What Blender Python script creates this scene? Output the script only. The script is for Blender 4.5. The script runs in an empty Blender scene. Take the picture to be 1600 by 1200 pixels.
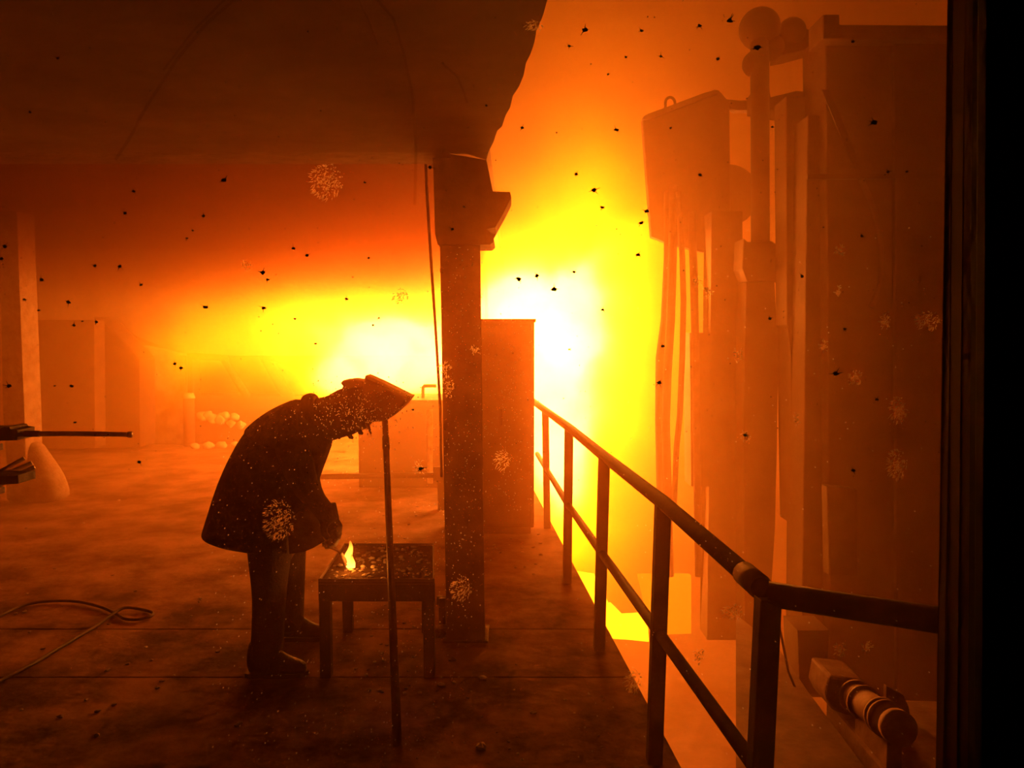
import bpy, bmesh, math, random
from mathutils import Vector, Matrix, noise as mnoise
random.seed(7)
S = bpy.context.scene
COL = S.collection
# ------------------------------------------------------------------ camera, world, lights, exposure
F = 1200.0                      # focal length in pixels of the 1600 px wide frame
HC = 1.83                       # eye height
PITCH = math.atan(82 / F)
cam_d = bpy.data.cameras.new('camera'); cam = bpy.data.objects.new('camera', cam_d); COL.objects.link(cam)
cam.location = (0, 0, HC); cam.rotation_euler = (math.pi / 2 - PITCH, 0, 0)
cam_d.sensor_width = 36; cam_d.lens = 36 * F / 1600; cam_d.clip_start = 0.05; cam_d.clip_end = 200
S.camera = cam
w = bpy.data.worlds.new('world'); S.world = w; w.use_nodes = True
w.node_tree.nodes['Background'].inputs[0].default_value = (0.02, 0.004, 0.001, 1)
w.node_tree.nodes['Background'].inputs[1].default_value = 0.15
S.view_settings.view_transform = 'Standard'; S.view_settings.look = 'None'
S.view_settings.exposure = 0.0; S.view_settings.gamma = 1.0; S.view_settings.use_curve_mapping = False
S.cycles.use_denoising = True
S.cycles.volume_bounces = 1
S.cycles.max_bounces = 6; S.cycles.diffuse_bounces = 2; S.cycles.glossy_bounces = 2
S.cycles.transparent_max_bounces = 24
S.cycles.volume_step_rate = 2.0; S.cycles.volume_max_steps = 48
S.cycles.use_adaptive_sampling = True; S.cycles.adaptive_threshold = 0.03
S.cycles.sample_clamp_indirect = 4.0
S.cycles.caustics_reflective = False; S.cycles.caustics_refractive = False

FW = Vector((0, math.cos(PITCH), -math.sin(PITCH))); UP = Vector((0, math.sin(PITCH), math.cos(PITCH)))
def ray(px, py): return Vector((1, 0, 0)) * ((px - 800) / F) + UP * ((600 - py) / F) + FW
def P(px, py, Y):
    r = ray(px, py); return Vector((0, 0, HC)) + r * (Y / r.y)
def PF(px, py, z=0.0):
    r = ray(px, py); return Vector((0, 0, HC)) + r * ((z - HC) / r.z)
def PX(px, py, x):
    r = ray(px, py); return Vector((0, 0, HC)) + r * (x / r.x)

def point_light(name, loc, power, col, rad):
    l = bpy.data.lights.new(name, 'POINT'); l.energy = power; l.color = col; l.shadow_soft_size = rad
    o = bpy.data.objects.new(name, l); o.location = loc; COL.objects.link(o); return o
FIRE_COL = (1.0, 0.15, 0.002)
HAZE_FAR, HAZE_NEAR, DARKENING = .115, .034, .66
L1 = point_light('fire_light', P(610, 545, 11.6), 520, FIRE_COL, 0.45)
L2 = point_light('fire_light', P(860, 500, 10.6), 400, FIRE_COL, 0.45)
L3 = point_light('fire_light', P(905, 760, 9.8), 260, FIRE_COL, 0.35)

# ------------------------------------------------------------------ materials
def nt(name):
    m = bpy.data.materials.new(name); m.use_nodes = True; t = m.node_tree; t.nodes.clear()
    return m, t, t.nodes.new('ShaderNodeOutputMaterial')
def mat(name, c1, c2=None, scale=6, rough=0.8, metal=0.0, bump=0.2, detail=6, stretch=(1, 1, 1), spec=0.3, lo=.35, hi=.65):
    m, t, out = nt(name); N = t.nodes; L = t.links
    b = N.new('ShaderNodeBsdfPrincipled'); L.new(b.outputs[0], out.inputs[0])
    c2 = c2 or tuple(x * 0.55 for x in c1)
    tc = N.new('ShaderNodeTexCoord'); mp = N.new('ShaderNodeMapping'); mp.inputs['Scale'].default_value = stretch
    L.new(tc.outputs['Object'], mp.inputs[0])
    n = N.new('ShaderNodeTexNoise'); n.inputs['Scale'].default_value = scale; n.inputs['Detail'].default_value = detail
    n.inputs['Roughness'].default_value = .65
    L.new(mp.outputs[0], n.inputs['Vector'])
    r = N.new('ShaderNodeValToRGB'); r.color_ramp.elements[0].position = lo; r.color_ramp.elements[1].position = hi
    r.color_ramp.elements[0].color = (*c2, 1); r.color_ramp.elements[1].color = (*c1, 1)
    L.new(n.outputs[0], r.inputs[0]); L.new(r.outputs[0], b.inputs['Base Color'])
    b.inputs['Roughness'].default_value = rough; b.inputs['Metallic'].default_value = metal
    b.inputs['Specular IOR Level'].default_value = spec
    if bump:
        n2 = N.new('ShaderNodeTexNoise'); n2.inputs['Scale'].default_value = scale * 5; n2.inputs['Detail'].default_value = 5
        L.new(mp.outputs[0], n2.inputs['Vector'])
        bp = N.new('ShaderNodeBump'); bp.inputs['Strength'].default_value = bump; bp.inputs['Distance'].default_value = 0.02
        L.new(n2.outputs[0], bp.inputs['Height']); L.new(bp.outputs[0], b.inputs['Normal'])
    return m
def emis(name, col, s):
    m, t, out = nt(name); e = t.nodes.new('ShaderNodeEmission'); e.inputs[0].default_value = (*col, 1); e.inputs[1].default_value = s
    t.links.new(e.outputs[0], out.inputs[0]); return m

M_floor = mat('gritty_concrete', (.36, .20, .13), (.07, .036, .022), 2.2, .95, 0, .6, 9, (1, 1, 1), .1, .38, .62)
M_conc = mat('sooty_concrete', (.45, .38, .32), (.28, .22, .18), 1.5, .9, 0, .3)
M_white = mat('limewashed_concrete', (.72, .66, .58), (.42, .34, .28), 5, .9, 0, .4)
M_pcol = mat('grey_limewash', (.42, .33, .26), (.22, .15, .11), 9, .9, 0, .5)
M_steel = mat('rusted_steel', (.20, .12, .08), (.10, .06, .045), 5, .6, .3, .25)
M_dark = mat('blackened_steel', (.09, .06, .045), (.04, .028, .022), 6, .55, .3, .25)
M_rail = mat('painted_railing_steel', (.09, .05, .035), (.045, .028, .02), 9, .65, .1, .15)
M_ceil = mat('sooty_ceiling', (.20, .11, .075), (.12, .06, .04), 1.2, .95, 0, .3)
M_hood = mat('scaled_plate', (.20, .10, .06), (.10, .05, .03), 2.5, .8, .1, .5)
M_cloth = mat('heavy_work_cloth', (.10, .07, .055), (.06, .042, .034), 12, .95, 0, .3)
M_cape = mat('worn_hood_cloth', (.13, .085, .06), (.08, .05, .04), 14, .95, 0, .4)
M_trou = mat('dark_trouser_cloth', (.085, .06, .05), (.05, .035, .03), 14, .95, 0, .3)
M_lining = mat('coat_lining', (.30, .20, .14), (.16, .10, .07), 10, .8, 0, .2)
M_skin = mat('sooty_skin', (.34, .20, .14), (.24, .14, .10), 10, .6, 0, .1)
M_leather = mat('boot_leather', (.06, .045, .038), (.03, .022, .02), 12, .6, 0, .3)
M_glove = mat('glove_leather', (.10, .07, .05), (.06, .04, .03), 16, .8, 0, .3)
M_mask = mat('visor_plastic', (.10, .065, .045), (.06, .04, .03), 30, .45, 0, .1)
M_tray = mat('burnt_tray', (.07, .045, .03), (.03, .018, .012), 20, 1.0, 0, .5, 6, (1, 1, 1), 0)
M_slag = mat('slag_stone', (.42, .33, .26), (.15, .10, .08), 20, .7, 0, .5)
M_hotslag = mat('pale_slag_stone', (.85, .70, .52), (.5, .38, .26), 20, .6, 0, .5)
M_cable = mat('rubber_cable', (.10, .07, .055), (.05, .035, .03), 10, .6, 0, .1)
M_hose = mat('cable_sheath', (.2, .12, .08), (.11, .06, .04), 8, .8, 0, .3)
M_pipe = mat('bare_pipe', (.85, .72, .6), (.55, .42, .33), 14, .5, .1, .15)
M_machine = mat('machine_steel', (.13, .08, .055), (.08, .045, .03), 3, .7, .1, .3)
M_black = mat('black_frame_paint', (.010, .007, .006), (.004, .003, .003), 4, .7, 0, .05)
M_gasket = mat('brown_gasket', (.10, .045, .03), (.05, .022, .015), 4, .7, 0, .1, 6, (1, 1, .1))
M_motor = mat('dusty_motor_paint', (.30, .18, .12), (.16, .09, .06), 6, .7, 0, .3)

# ------------------------------------------------------------------ mesh helpers
W = {}
def _link(name, me, parent, origin):
    o = bpy.data.objects.new(name, me); COL.objects.link(o)
    if parent is not None:
        o.parent = parent; W[o.name] = W[parent.name]
        off = W[parent.name]
    else:
        off = Vector(origin) if origin is not None else Vector((0, 0, 0))
        if origin is None and me.vertices:
            xs = [v.co for v in me.vertices]
            off = Vector(((min(v.x for v in xs) + max(v.x for v in xs)) / 2, (min(v.y for v in xs) + max(v.y for v in xs)) / 2, min(v.z for v in xs)))
        o.location = off; W[o.name] = off.copy()
    me.transform(Matrix.Translation(-off)); me.update()
    return o
def obj(name, bm, m, parent=None, smooth=False, origin=None, bevel=0):
    bmesh.ops.recalc_face_normals(bm, faces=bm.faces)
    me = bpy.data.meshes.new(name); bm.to_mesh(me); bm.free()
    if isinstance(m, (list, tuple)):
        for x in m: me.materials.append(x)
    elif m: me.materials.append(m)
    if smooth:
        for p in me.polygons: p.use_smooth = True
    o = _link(name, me, parent, origin)
    if bevel:
        b = o.modifiers.new('bevel', 'BEVEL'); b.width = bevel; b.segments = 2; b.limit_method = 'ANGLE'
    return o
def tag(o, label, cat, group=None):
    o['label'] = label; o['category'] = cat
    if group: o['group'] = group
    return o
def struct(o): o['kind'] = 'structure'; return o
def empty(name, loc, label=None, cat=None, group=None):
    o = bpy.data.objects.new(name, None); o.empty_display_size = .1; COL.objects.link(o); o.location = loc; W[o.name] = Vector(loc)
    if label: tag(o, label, cat, group)
    return o
def add_box(bm, lo, hi, rot=None, piv=None):
    vs = [bm.verts.new((x, y, z)) for z in (lo[2], hi[2]) for y in (lo[1], hi[1]) for x in (lo[0], hi[0])]
    for f in ((0, 2, 3, 1), (4, 5, 7, 6), (0, 1, 5, 4), (2, 6, 7, 3), (0, 4, 6, 2), (1, 3, 7, 5)): bm.faces.new([vs[i] for i in f])
    if rot is not None: bmesh.ops.rotate(bm, verts=vs, cent=piv or Vector(lo), matrix=rot)
    return vs
def box(name, lo, hi, m, parent=None, bevel=0.004, rot=None, piv=None):
    bm = bmesh.new(); add_box(bm, lo, hi, rot, piv); return obj(name, bm, m, parent, bevel=bevel)
def add_tube(bm, pts, r, n=12, cap=True, squash=1.0):
    pts = [Vector(p) for p in pts]; rs = r if isinstance(r, (list, tuple)) else [r] * len(pts)
    rings = []; up = None
    for i, p in enumerate(pts):
        d = (pts[min(i + 1, len(pts) - 1)] - pts[max(i - 1, 0)]).normalized()
        if up is None:
            up = Vector((0, 0, 1)) if abs(d.z) < .9 else Vector((0, 1, 0))
        s = d.cross(up).normalized(); up = s.cross(d).normalized()
        rings.append([bm.verts.new(p + s * (rs[i] * math.cos(2 * math.pi * k / n)) + up * (rs[i] * squash * math.sin(2 * math.pi * k / n))) for k in range(n)])
    for a, b in zip(rings, rings[1:]):
        for k in range(n): bm.faces.new((a[k], a[(k + 1) % n], b[(k + 1) % n], b[k]))
    if cap: bm.faces.new(rings[0][::-1]); bm.faces.new(rings[-1])
    return rings
def tube(name, pts, r, m, parent=None, n=12, squash=1.0):
    bm = bmesh.new(); add_tube(bm, pts, r, n, True, squash); return obj(name, bm, m, parent, smooth=n > 6)
def bar(name, a, b, wd, ht, m, parent=None, bevel=.004):
    """square bar from a to b"""
    bm = bmesh.new(); a = Vector(a); b = Vector(b); d = (b - a).normalized()
    up = Vector((0, 0, 1)) if abs(d.z) < .9 else Vector((0, 1, 0))
    s = d.cross(up).normalized() * wd / 2; u = s.cross(d).normalized() * ht / 2
    v = [bm.verts.new(p + x) for p in (a, b) for x in (-s - u, s - u, s + u, -s + u)]
    for f in ((0, 1, 2, 3), (7, 6, 5, 4), (0, 4, 5, 1), (1, 5, 6, 2), (2, 6, 7, 3), (3, 7, 4, 0)): bm.faces.new([v[i] for i in f])
    return obj(name, bm, m, parent, bevel=bevel)
def add_prism(bm, pts, Y, th, jag=0):
    """outline given in frame pixels at distance Y, really th metres thick"""
    a = []
    for p in pts:
        q = P(p[0], p[1], Y); a.append(q)
    f = [bm.verts.new(q) for q in a]; k = [bm.verts.new(q + Vector((0, th, 0))) for q in a]; n = len(a)
    bm.faces.new(f); bm.faces.new(k[::-1])
    for i in range(n): bm.faces.new((f[i], k[i], k[(i + 1) % n], f[(i + 1) % n]))
def prism(name, pts, Y, th, m, parent=None, bevel=0):
    bm = bmesh.new(); add_prism(bm, pts, Y, th); bmesh.ops.triangulate(bm, faces=[f for f in bm.faces if len(f.verts) > 4])
    return obj(name, bm, m, parent, bevel=bevel)
def loft(name, rings, m, parent=None, cap=True, smooth=True, sub=1):
    bm = bmesh.new(); R = [[bm.verts.new(p) for p in r] for r in rings]; n = len(R[0])
    for a, b in zip(R, R[1:]):
        for k in range(n): bm.faces.new((a[k], a[(k + 1) % n], b[(k + 1) % n], b[k]))
    if cap: bm.faces.new(R[0][::-1]); bm.faces.new(R[-1])
    o = obj(name, bm, m, parent, smooth=smooth)
    if sub:
        s = o.modifiers.new('subdivision', 'SUBSURF'); s.levels = sub; s.render_levels = sub
    return o
def ell(c, a, b, n=16, jit=0):
    """ring about c with half axes a, b (vectors)"""
    return [c + a * math.cos(2 * math.pi * k / n) * (1 + jit * random.uniform(-1, 1)) + b * math.sin(2 * math.pi * k / n) * (1 + jit * random.uniform(-1, 1)) for k in range(n)]
def rock(r, seed, squash=.6, sub=1):
    bm = bmesh.new(); bmesh.ops.create_icosphere(bm, subdivisions=sub, radius=r)
    for v in bm.verts:
        k = 1 + .45 * mnoise.noise(v.co * (1.3 / r) + Vector((seed, seed * 2, 0))); v.co = Vector((v.co.x * k, v.co.y * k * .85, v.co.z * k * squash))
    return bm

# ------------------------------------------------------------------ platform floor and hall shell
EDGE_A = PF(1064, 1199); EDGE_B = PF(862, 818)      # kerb line along the railing
ed = (EDGE_B - EDGE_A).normalized()
def edge_at(Y): return EDGE_A + ed * ((Y - EDGE_A.y) / ed.y)
floor = empty('floor', (0, 0, 0)); struct(floor)
def slab(y0, y1, x0=-14, x1=None, z0=-.22, z1=0, name='slab'):
    """one cast slab of the platform, with a gently uneven top"""
    bm = bmesh.new(); nx, ny = 40, max(2, int((y1 - y0) / .25))
    g = []
    for j in range(ny + 1):
        Y = y0 + (y1 - y0) * j / ny; xe = (edge_at(Y).x if x1 is None else x1); row = []
        for i in range(nx + 1):
            t = (i / nx) ** .6; X = x0 + (xe - x0) * t
            hgt = 0 if i in (0, nx) or j in (0, ny) else .006 * mnoise.noise(Vector((X * 1.5, Y * 1.5, 0)))
            row.append(bm.verts.new((X, Y, z1 + hgt)))
        g.append(row)
    for j in range(ny):
        for i in range(nx): bm.faces.new((g[j][i], g[j][i + 1], g[j + 1][i + 1], g[j + 1][i]))
    bnd = [g[0][i] for i in range(nx + 1)] + [g[j][nx] for j in range(1, ny + 1)] + [g[ny][i] for i in range(nx - 1, -1, -1)] + [g[j][0] for j in range(ny - 1, 0, -1)]
    low = [bm.verts.new((v.co.x, v.co.y, z0)) for v in bnd]
    n = len(bnd)
    for i in range(n): bm.faces.new((bnd[i], low[i], low[(i + 1) % n], bnd[(i + 1) % n]))
    bm.faces.new(low)
    return obj(name, bm, M_floor, floor)
ys = [.85, 1.95, 3.96, 4.62, 8.2, 12.2, 24]
for a, b in zip(ys, ys[1:]): slab(a + .006, b - .006)
box('bed', (-14, .85, -.5), (-.3, 24, -.222), M_conc, floor, 0)
# edge beam that carries the platform along the pit
bm = bmesh.new(); add_box(bm, (0, 0, 0), (.12, 1, .3))
a = edge_at(.86); b = edge_at(24)
bm.free()
bar('trim_1', a + Vector((-.07, 0, -.36)), b + Vector((-.07, 0, -.36)), .12, .26, M_steel)
struct(bpy.data.objects['trim_1'])
PITZ = -2.6
pit = struct(box('floor_pit', (-.4, .85, PITZ - .2), (12, 24, PITZ), M_steel, None, 0))
struct(box('wall_back', (-14.2, 24, PITZ), (12, 24.3, 13), M_conc, None, 0))
struct(box('wall_left', (-14.4, .8, -.5), (-14, 24, 13), M_conc, None, 0))
struct(box('wall_right', (8.5, .8, PITZ), (8.8, 24, 13), M_machine, None, 0))
struct(box('ceiling_hall', (-14, .8, 12.6), (9, 24, 12.9), M_ceil, None, 0))
# low ceiling over the working platform, ragged right edge
bm = bmesh.new()
edge = []
for k, (px, py) in enumerate([(905, -160), (880, -80), (855, 0), (849, 22), (846, 30), (838, 48), (835, 66), (829, 84), (822, 98), (818, 118), (811, 135), (801, 150), (797, 168), (790, 180), (784, 198), (777, 204), (771, 222), (764, 236), (760, 250)]):
    edge.append(PF(px, py, 2.80) if False else (Vector((0, 0, HC)) + ray(px, py) * ((2.80 - HC) / ray(px, py).z)))
# the ray heights give distances; keep the slab between the window wall and the pillar
_n = [Vector((0, 0, HC)) + ray(px, 238) * ((2.80 - HC) / ray(px, 238).z) for px in (722, 0)]
lo = [Vector((e.x, e.y, 2.80)) for e in edge] + [_n[0], Vector((-14, _n[1].y, 2.80)), Vector((-14, edge[0].y, 2.80))]
lv = [bm.verts.new(v) for v in lo]; hv = [bm.verts.new(v + Vector((0, 0, .5))) for v in lo]
bm.faces.new(lv); bm.faces.new(hv[::-1])
for i in range(len(lv)): bm.faces.new((lv[i], hv[i], hv[(i + 1) % len(lv)], lv[(i + 1) % len(lv)]))
bmesh.ops.triangulate(bm, faces=[f for f in bm.faces if len(f.verts) > 4])
struct(obj('ceiling_near', bm, M_ceil))
YC = edge[-1].y
# ------------------------------------------------------------------ pillar with its head plates
pil = struct(empty('pillar', (0, 4.5, 0)))
PY = 4.42
def column_seg(x0t, x1t, yt, x0b, x1b, yb, Y, th, name, m, parent):
    return prism(name, [(x0t, yt), (x1t, yt), (x1b, yb), (x0b, yb)], Y, th, m, parent, .003)
pb = P(698, 1015, PY); 
bm = bmesh.new()
# H section: two flanges seen face-on, web between
add_prism(bm, [(687, 360), (750, 360), (758, 1016), (698, 1016)], PY, .018)
add_prism(bm, [(687, 360), (750, 360), (758, 1016), (698, 1016)], PY + .20, .018)
add_prism(bm, [(714, 360), (722, 360), (731, 1016), (724, 1016)], PY + .018, .182)
obj('column', bm, M_steel, pil, bevel=.002)
box('base_plate', (pb.x - .02, PY - .02, 0), (pb.x + .245, PY + .24, .014), M_dark, pil)
prism('stiffener', [(687, 420), (750, 420), (750, 425), (687, 425)], PY - .006, .006, M_steel, pil)
prism('stiffener', [(691, 583), (752, 583), (752, 588), (691, 588)], PY - .006, .006, M_steel, pil)
prism('head_plate', [(680, 366), (755, 364), (770, 366), (772, 377), (766, 382), (684, 382)], PY - .05, .34, M_hood, pil)
prism('bracket', [(676, 236), (760, 250), (761, 270), (763, 293), (770, 299), (797, 300), (799, 308), (788, 330), (774, 355), (760, 358), (768, 366), (680, 368)], PY - .03, .30, M_hood, pil)
# lintel beam and roof beyond it
lint = struct(empty('ceiling_beam', (0, YC, 2.8)))
prism('beam_web', [(-700, -300), (775, -300), (770, 212), (762, 238), (-700, 236)], 4.38, .04, M_hood, lint)
prism('bottom_flange', [(-700, 231), (700, 231), (700, 236), (-700, 236)], 4.22, .32, M_hood, lint)
prism('cross_plate', [(270, 188), (726, 190), (726, 221), (668, 222), (666, 232), (270, 232)], 4.20, .03, M_dark, lint)
prism('upper_flange', [(-700, 92), (745, 92), (745, 102), (-700, 102)], 4.26, .12, M_hood, lint)
prism('junction_box', [(520, 62), (640, 66), (640, 104), (520, 100)], 4.16, .09, M_dark, lint)
# roof that slopes on into the haze
struct(box('ceiling_far', (-14, 4.7, 3.15), (-.2, 24, 3.5), M_ceil, None, 0))

# ------------------------------------------------------------------ haze
def volume_obj(name, lo, hi, build):
    bm = bmesh.new(); add_box(bm, lo, hi); m, t, out = nt(name); build(t, out)
    o = obj(name, bm, m); o['kind'] = 'stuff'; return o
def haze_nodes(dens, absd, g, col=(.92, .55, .28, 1)):
    def f(t, out):
        s = t.nodes.new('ShaderNodeVolumeScatter'); s.inputs['Color'].default_value = col
        s.inputs['Density'].default_value = dens; s.inputs['Anisotropy'].default_value = g
        a = t.nodes.new('ShaderNodeVolumeAbsorption'); a.inputs['Color'].default_value = (.95, .40, .1, 1); a.inputs['Density'].default_value = absd
        ad = t.nodes.new('ShaderNodeAddShader'); t.links.new(s.outputs[0], ad.inputs[0]); t.links.new(a.outputs[0], ad.inputs[1])
        t.links.new(ad.outputs[0], out.inputs['Volume'])
    return f
haze = volume_obj('smoke_haze', (-13.9, 4.9, PITZ + .01), (8.4, 23.9, 12.5), haze_nodes(HAZE_FAR, .07, .5))
tag(haze, 'orange smoke haze filling the furnace hall beyond the work table', 'smoke')
haze = volume_obj('smoke_haze', (-13.9, .90, PITZ + .01), (8.4, 4.899, 12.5), haze_nodes(HAZE_NEAR, .045, .88, (.92, .42, .16, 1)))
tag(haze, 'thin smoke haze between the window and the worker', 'smoke')
def darkening_nodes(t, out):
    N = t.nodes; L = t.links; g = N.new('ShaderNodeNewGeometry'); sp = N.new('ShaderNodeSeparateXYZ'); L.new(g.outputs['Position'], sp.inputs[0])
    r = N.new('ShaderNodeMapRange'); r.interpolation_type = 'SMOOTHSTEP'; L.new(sp.outputs['Z'], r.inputs[0])
    r.inputs['From Min'].default_value = 2.0; r.inputs['From Max'].default_value = 3.0; r.inputs['To Min'].default_value = 0; r.inputs['To Max'].default_value = DARKENING
    a = N.new('ShaderNodeVolumeAbsorption'); a.inputs['Color'].default_value = (.35, .1, .03, 1); L.new(r.outputs[0], a.inputs['Density']); L.new(a.outputs[0], out.inputs['Volume'])
so_ = volume_obj('darkening_layer', (-13.9, 4.95, 1.9), (-.35, 11.0, 3.14), darkening_nodes)  # absorbing volume added to darken the haze towards the platform roof
tag(so_, 'added brown absorbing layer that darkens the haze under the platform roof', 'smoke')

# ------------------------------------------------------------------ furnace flame: burning gas as an emitting volume
BLOBS = [  # centre px, py, distance Y, half size x, y, z, strength
    (620, 565, 11.4, .85, 0.8, .50, 60),
    (545, 590, 11.4, .45, .7, .30, 25),
    (830, 510, 10.8, .80, 1.0, .75, 60),
    (862, 660, 10.4, .42, .8, 1.3, 50),
    (550, 510, 11.4, 1.6, 0.9, .62, 10),
    (350, 545, 11.4, 2.2, 0.9, .50, 4.2),
    (925, 570, 10.8, .80, 1.0, 2.1, 10),
    (880, 400, 11.2, 1.0, 1.2, .9, 2.2),
    (950, 430, 11.2, .8, 1.2, 1.0, 3.0),
    (900, 900, 9.2, .5, .8, .7, 1.2),
    (880, 150, 11.5, 2.0, 1.5, 1.6, .12),
]
def fire_nodes(t, out):
    N = t.nodes; L = t.links
    geo = N.new('ShaderNodeNewGeometry')
    nz = N.new('ShaderNodeTexNoise'); nz.inputs['Scale'].default_value = .55; nz.inputs['Detail'].default_value = 1
    L.new(geo.outputs['Position'], nz.inputs['Vector'])
    # warp the position by noise so the flame has tongues
    sub = N.new('ShaderNodeVectorMath'); sub.operation = 'SUBTRACT'; L.new(nz.outputs['Color'], sub.inputs[0]); sub.inputs[1].default_value = (.5, .5, .5)
    sc = N.new('ShaderNodeVectorMath'); sc.operation = 'SCALE'; L.new(sub.outputs[0], sc.inputs[0]); sc.inputs['Scale'].default_value = 1.1
    wp = N.new('ShaderNodeVectorMath'); wp.operation = 'ADD'; L.new(geo.outputs['Position'], wp.inputs[0]); L.new(sc.outputs[0], wp.inputs[1])
    tot = None
    def math_(op, a, b=None):
        n = N.new('ShaderNodeMath'); n.operation = op
        for i, x in enumerate((a, b)):
            if x is None: continue
            if isinstance(x, (int, float)): n.inputs[i].default_value = x
            else: L.new(x, n.inputs[i])
        return n.outputs[0]
    for (px, py, Y, sx, sy, sz, k) in BLOBS:
        c = P(px, py, Y)
        s = N.new('ShaderNodeVectorMath'); s.operation = 'SUBTRACT'; L.new((wp if k < 8 else geo).outputs[0], s.inputs[0]); s.inputs[1].default_value = c
        d = N.new('ShaderNodeVectorMath'); d.operation = 'DIVIDE'; L.new(s.outputs[0], d.inputs[0]); d.inputs[1].default_value = (sx, sy, sz)
        q = N.new('ShaderNodeVectorMath'); q.operation = 'DOT_PRODUCT'; L.new(d.outputs[0], q.inputs[0]); L.new(d.outputs[0], q.inputs[1])
        e = math_('EXPONENT', math_('MULTIPLY', q.outputs['Value'], -1.0))
        g = math_('MULTIPLY', e, float(k))
        tot = g if tot is None else math_('ADD', tot, g)
    n2 = N.new('ShaderNodeTexNoise'); n2.inputs['Scale'].default_value = 1.1; n2.inputs['Detail'].default_value = 2.5; L.new(wp.outputs[0], n2.inputs['Vector'])
    mod = math_('MULTIPLY_ADD', n2.outputs[0], 3.0); mod.node.inputs[2].default_value = -.5; mod = math_('MAXIMUM', mod, .2)
    I = math_('MULTIPLY', tot, mod)
    cx = N.new('ShaderNodeCombineXYZ')
    L.new(math_('MULTIPLY', I, .55), cx.inputs[0])
    L.new(math_('MULTIPLY', math_('POWER', I, 1.12), .130), cx.inputs[1])
    L.new(math_('MINIMUM', math_('MULTIPLY', math_('POWER', I, 4.0), 2.5e-6), 1.3), cx.inputs[2])
    em = N.new('ShaderNodeEmission'); L.new(cx.outputs[0], em.inputs[0]); em.inputs[1].default_value = 1
    L.new(em.outputs[0], out.inputs['Volume'])
mfire, t_, o_ = nt('burning_gas'); fire_nodes(t_, o_)
for lo, hi, lab in (((-5.2, 9.8, .05), (-.36, 12.7, 3.13), 'billowing yellow white flame glow between the worker and the pillar'), ((-.35, 8.6, -2.4), (3.6, 13.6, 7.0), 'tall white hot flame right of the pillar behind the cabinet')):
    bm = bmesh.new(); add_box(bm, lo, hi); o = obj('furnace_flame', bm, mfire); o['kind'] = 'stuff'; tag(o, lab, 'flame')

# ------------------------------------------------------------------ safety railing along the pit
rail = empty('safety_railing', PF(1022, 1190), 'dark steel railing with round handrail running beside the glowing pit', 'railing')
RH = 1.10
post_px = [(855, 825), (886, 910), (936, 1015), (1022, 1190)]
tops_px = [(852, 641), (889, 668), (944, 713), (1036, 785)]
bases = [PF(*p) for p in post_px]
tops = []
for b_, tp in zip(bases, tops_px):
    q = P(tp[0], tp[1], b_.y); tops.append(q)
cor_t = P(1200, 928, 2.16); cor_b = PF(1178, 1478)
cor_b = Vector((cor_t.x - .025, cor_t.y, 0))
bases.append(cor_b); tops.append(cor_t)
hz = [t.z for t in tops]
for b_, t_ in zip(bases, tops):
    bar('post', b_, t_ - Vector((0, 0, .01)), .062, .062, M_rail, rail)
far = bases[0] + ed * 1.6
ft = P(826, 622, bases[0].y + 1.0)
tube('top_rail', [ft] + tops[:4] + [tops[4]], .031, M_rail, rail, 14)
mids = [bt.lerp(tt, .505) for bt, tt in zip(bases, tops)]
tube('mid_rail', [mids[0] + (mids[0] - mids[1]) * .6] + mids, .024, M_rail, rail, 12)
end = P(1475, 970, 2.0); e2 = cor_t + (end - cor_t) * 3.0
tube('top_rail', [cor_t, end, e2], .036, M_rail, rail, 14)
me_ = mids[4]; tube('mid_rail', [me_, me_ + (e2 - cor_t)], .024, M_rail, rail, 12)
bar('post', Vector((e2.x, e2.y, 0)), e2, .062, .062, M_rail, rail)
c = cor_t.lerp(tops[3], .12); tube('pipe_sleeve', [cor_t.lerp(tops[3], .05), cor_t.lerp(tops[3], .17)], .037, M_steel, rail, 14)
# strip of platform that the right-hand run of the railing stands on (starts right of the corner post)
# chequer plate of the lower landing, seen below the right-hand railing
lp = [Vector((cor_t.x - .1, 1.2, -.02))]
def plate(name, pts, th, m, parent=None):
    bm = bmesh.new(); a = [bm.verts.new(p) for p in pts]; b = [bm.verts.new(Vector(p) - Vector((0, 0, th))) for p in pts]; n = len(a)
    bm.faces.new(a); bm.faces.new(b[::-1])
    for i in range(n): bm.faces.new((a[i], b[i], b[(i + 1) % n], a[(i + 1) % n]))
    return obj(name, bm, m, parent)
struct(plate('trim_2', [(cor_t.x - .30, 1.0, 0), (cor_t.x - .30, cor_t.y - .08, 0), (cor_t.x - .1, cor_t.y + .12, 0), (e2.x + .2, e2.y + .10, 0), (e2.x + .2, 1.0, 0)], .08, M_steel)) if False else None
land = empty('lower_landing', PF(1260, 1150, -.95), 'brown sloping steel plate below the right-hand railing', 'platform')
zz = -.55
plate('deck_plate', [PF(1150, 960, zz), PF(1216, 1012, zz), PF(1262, 1080, zz), PF(1352, 1200, zz), PF(1430, 1300, zz), PF(1150, 1300, zz)], .03, M_steel, land)
for q in (PF(1262, 1080, zz), PF(1216, 1012, zz), PF(1352, 1200, zz)):
    bar('leg', (q.x - .06, q.y, PITZ), (q.x - .06, q.y, zz - .03), .06, .06, M_steel, land)

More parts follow.
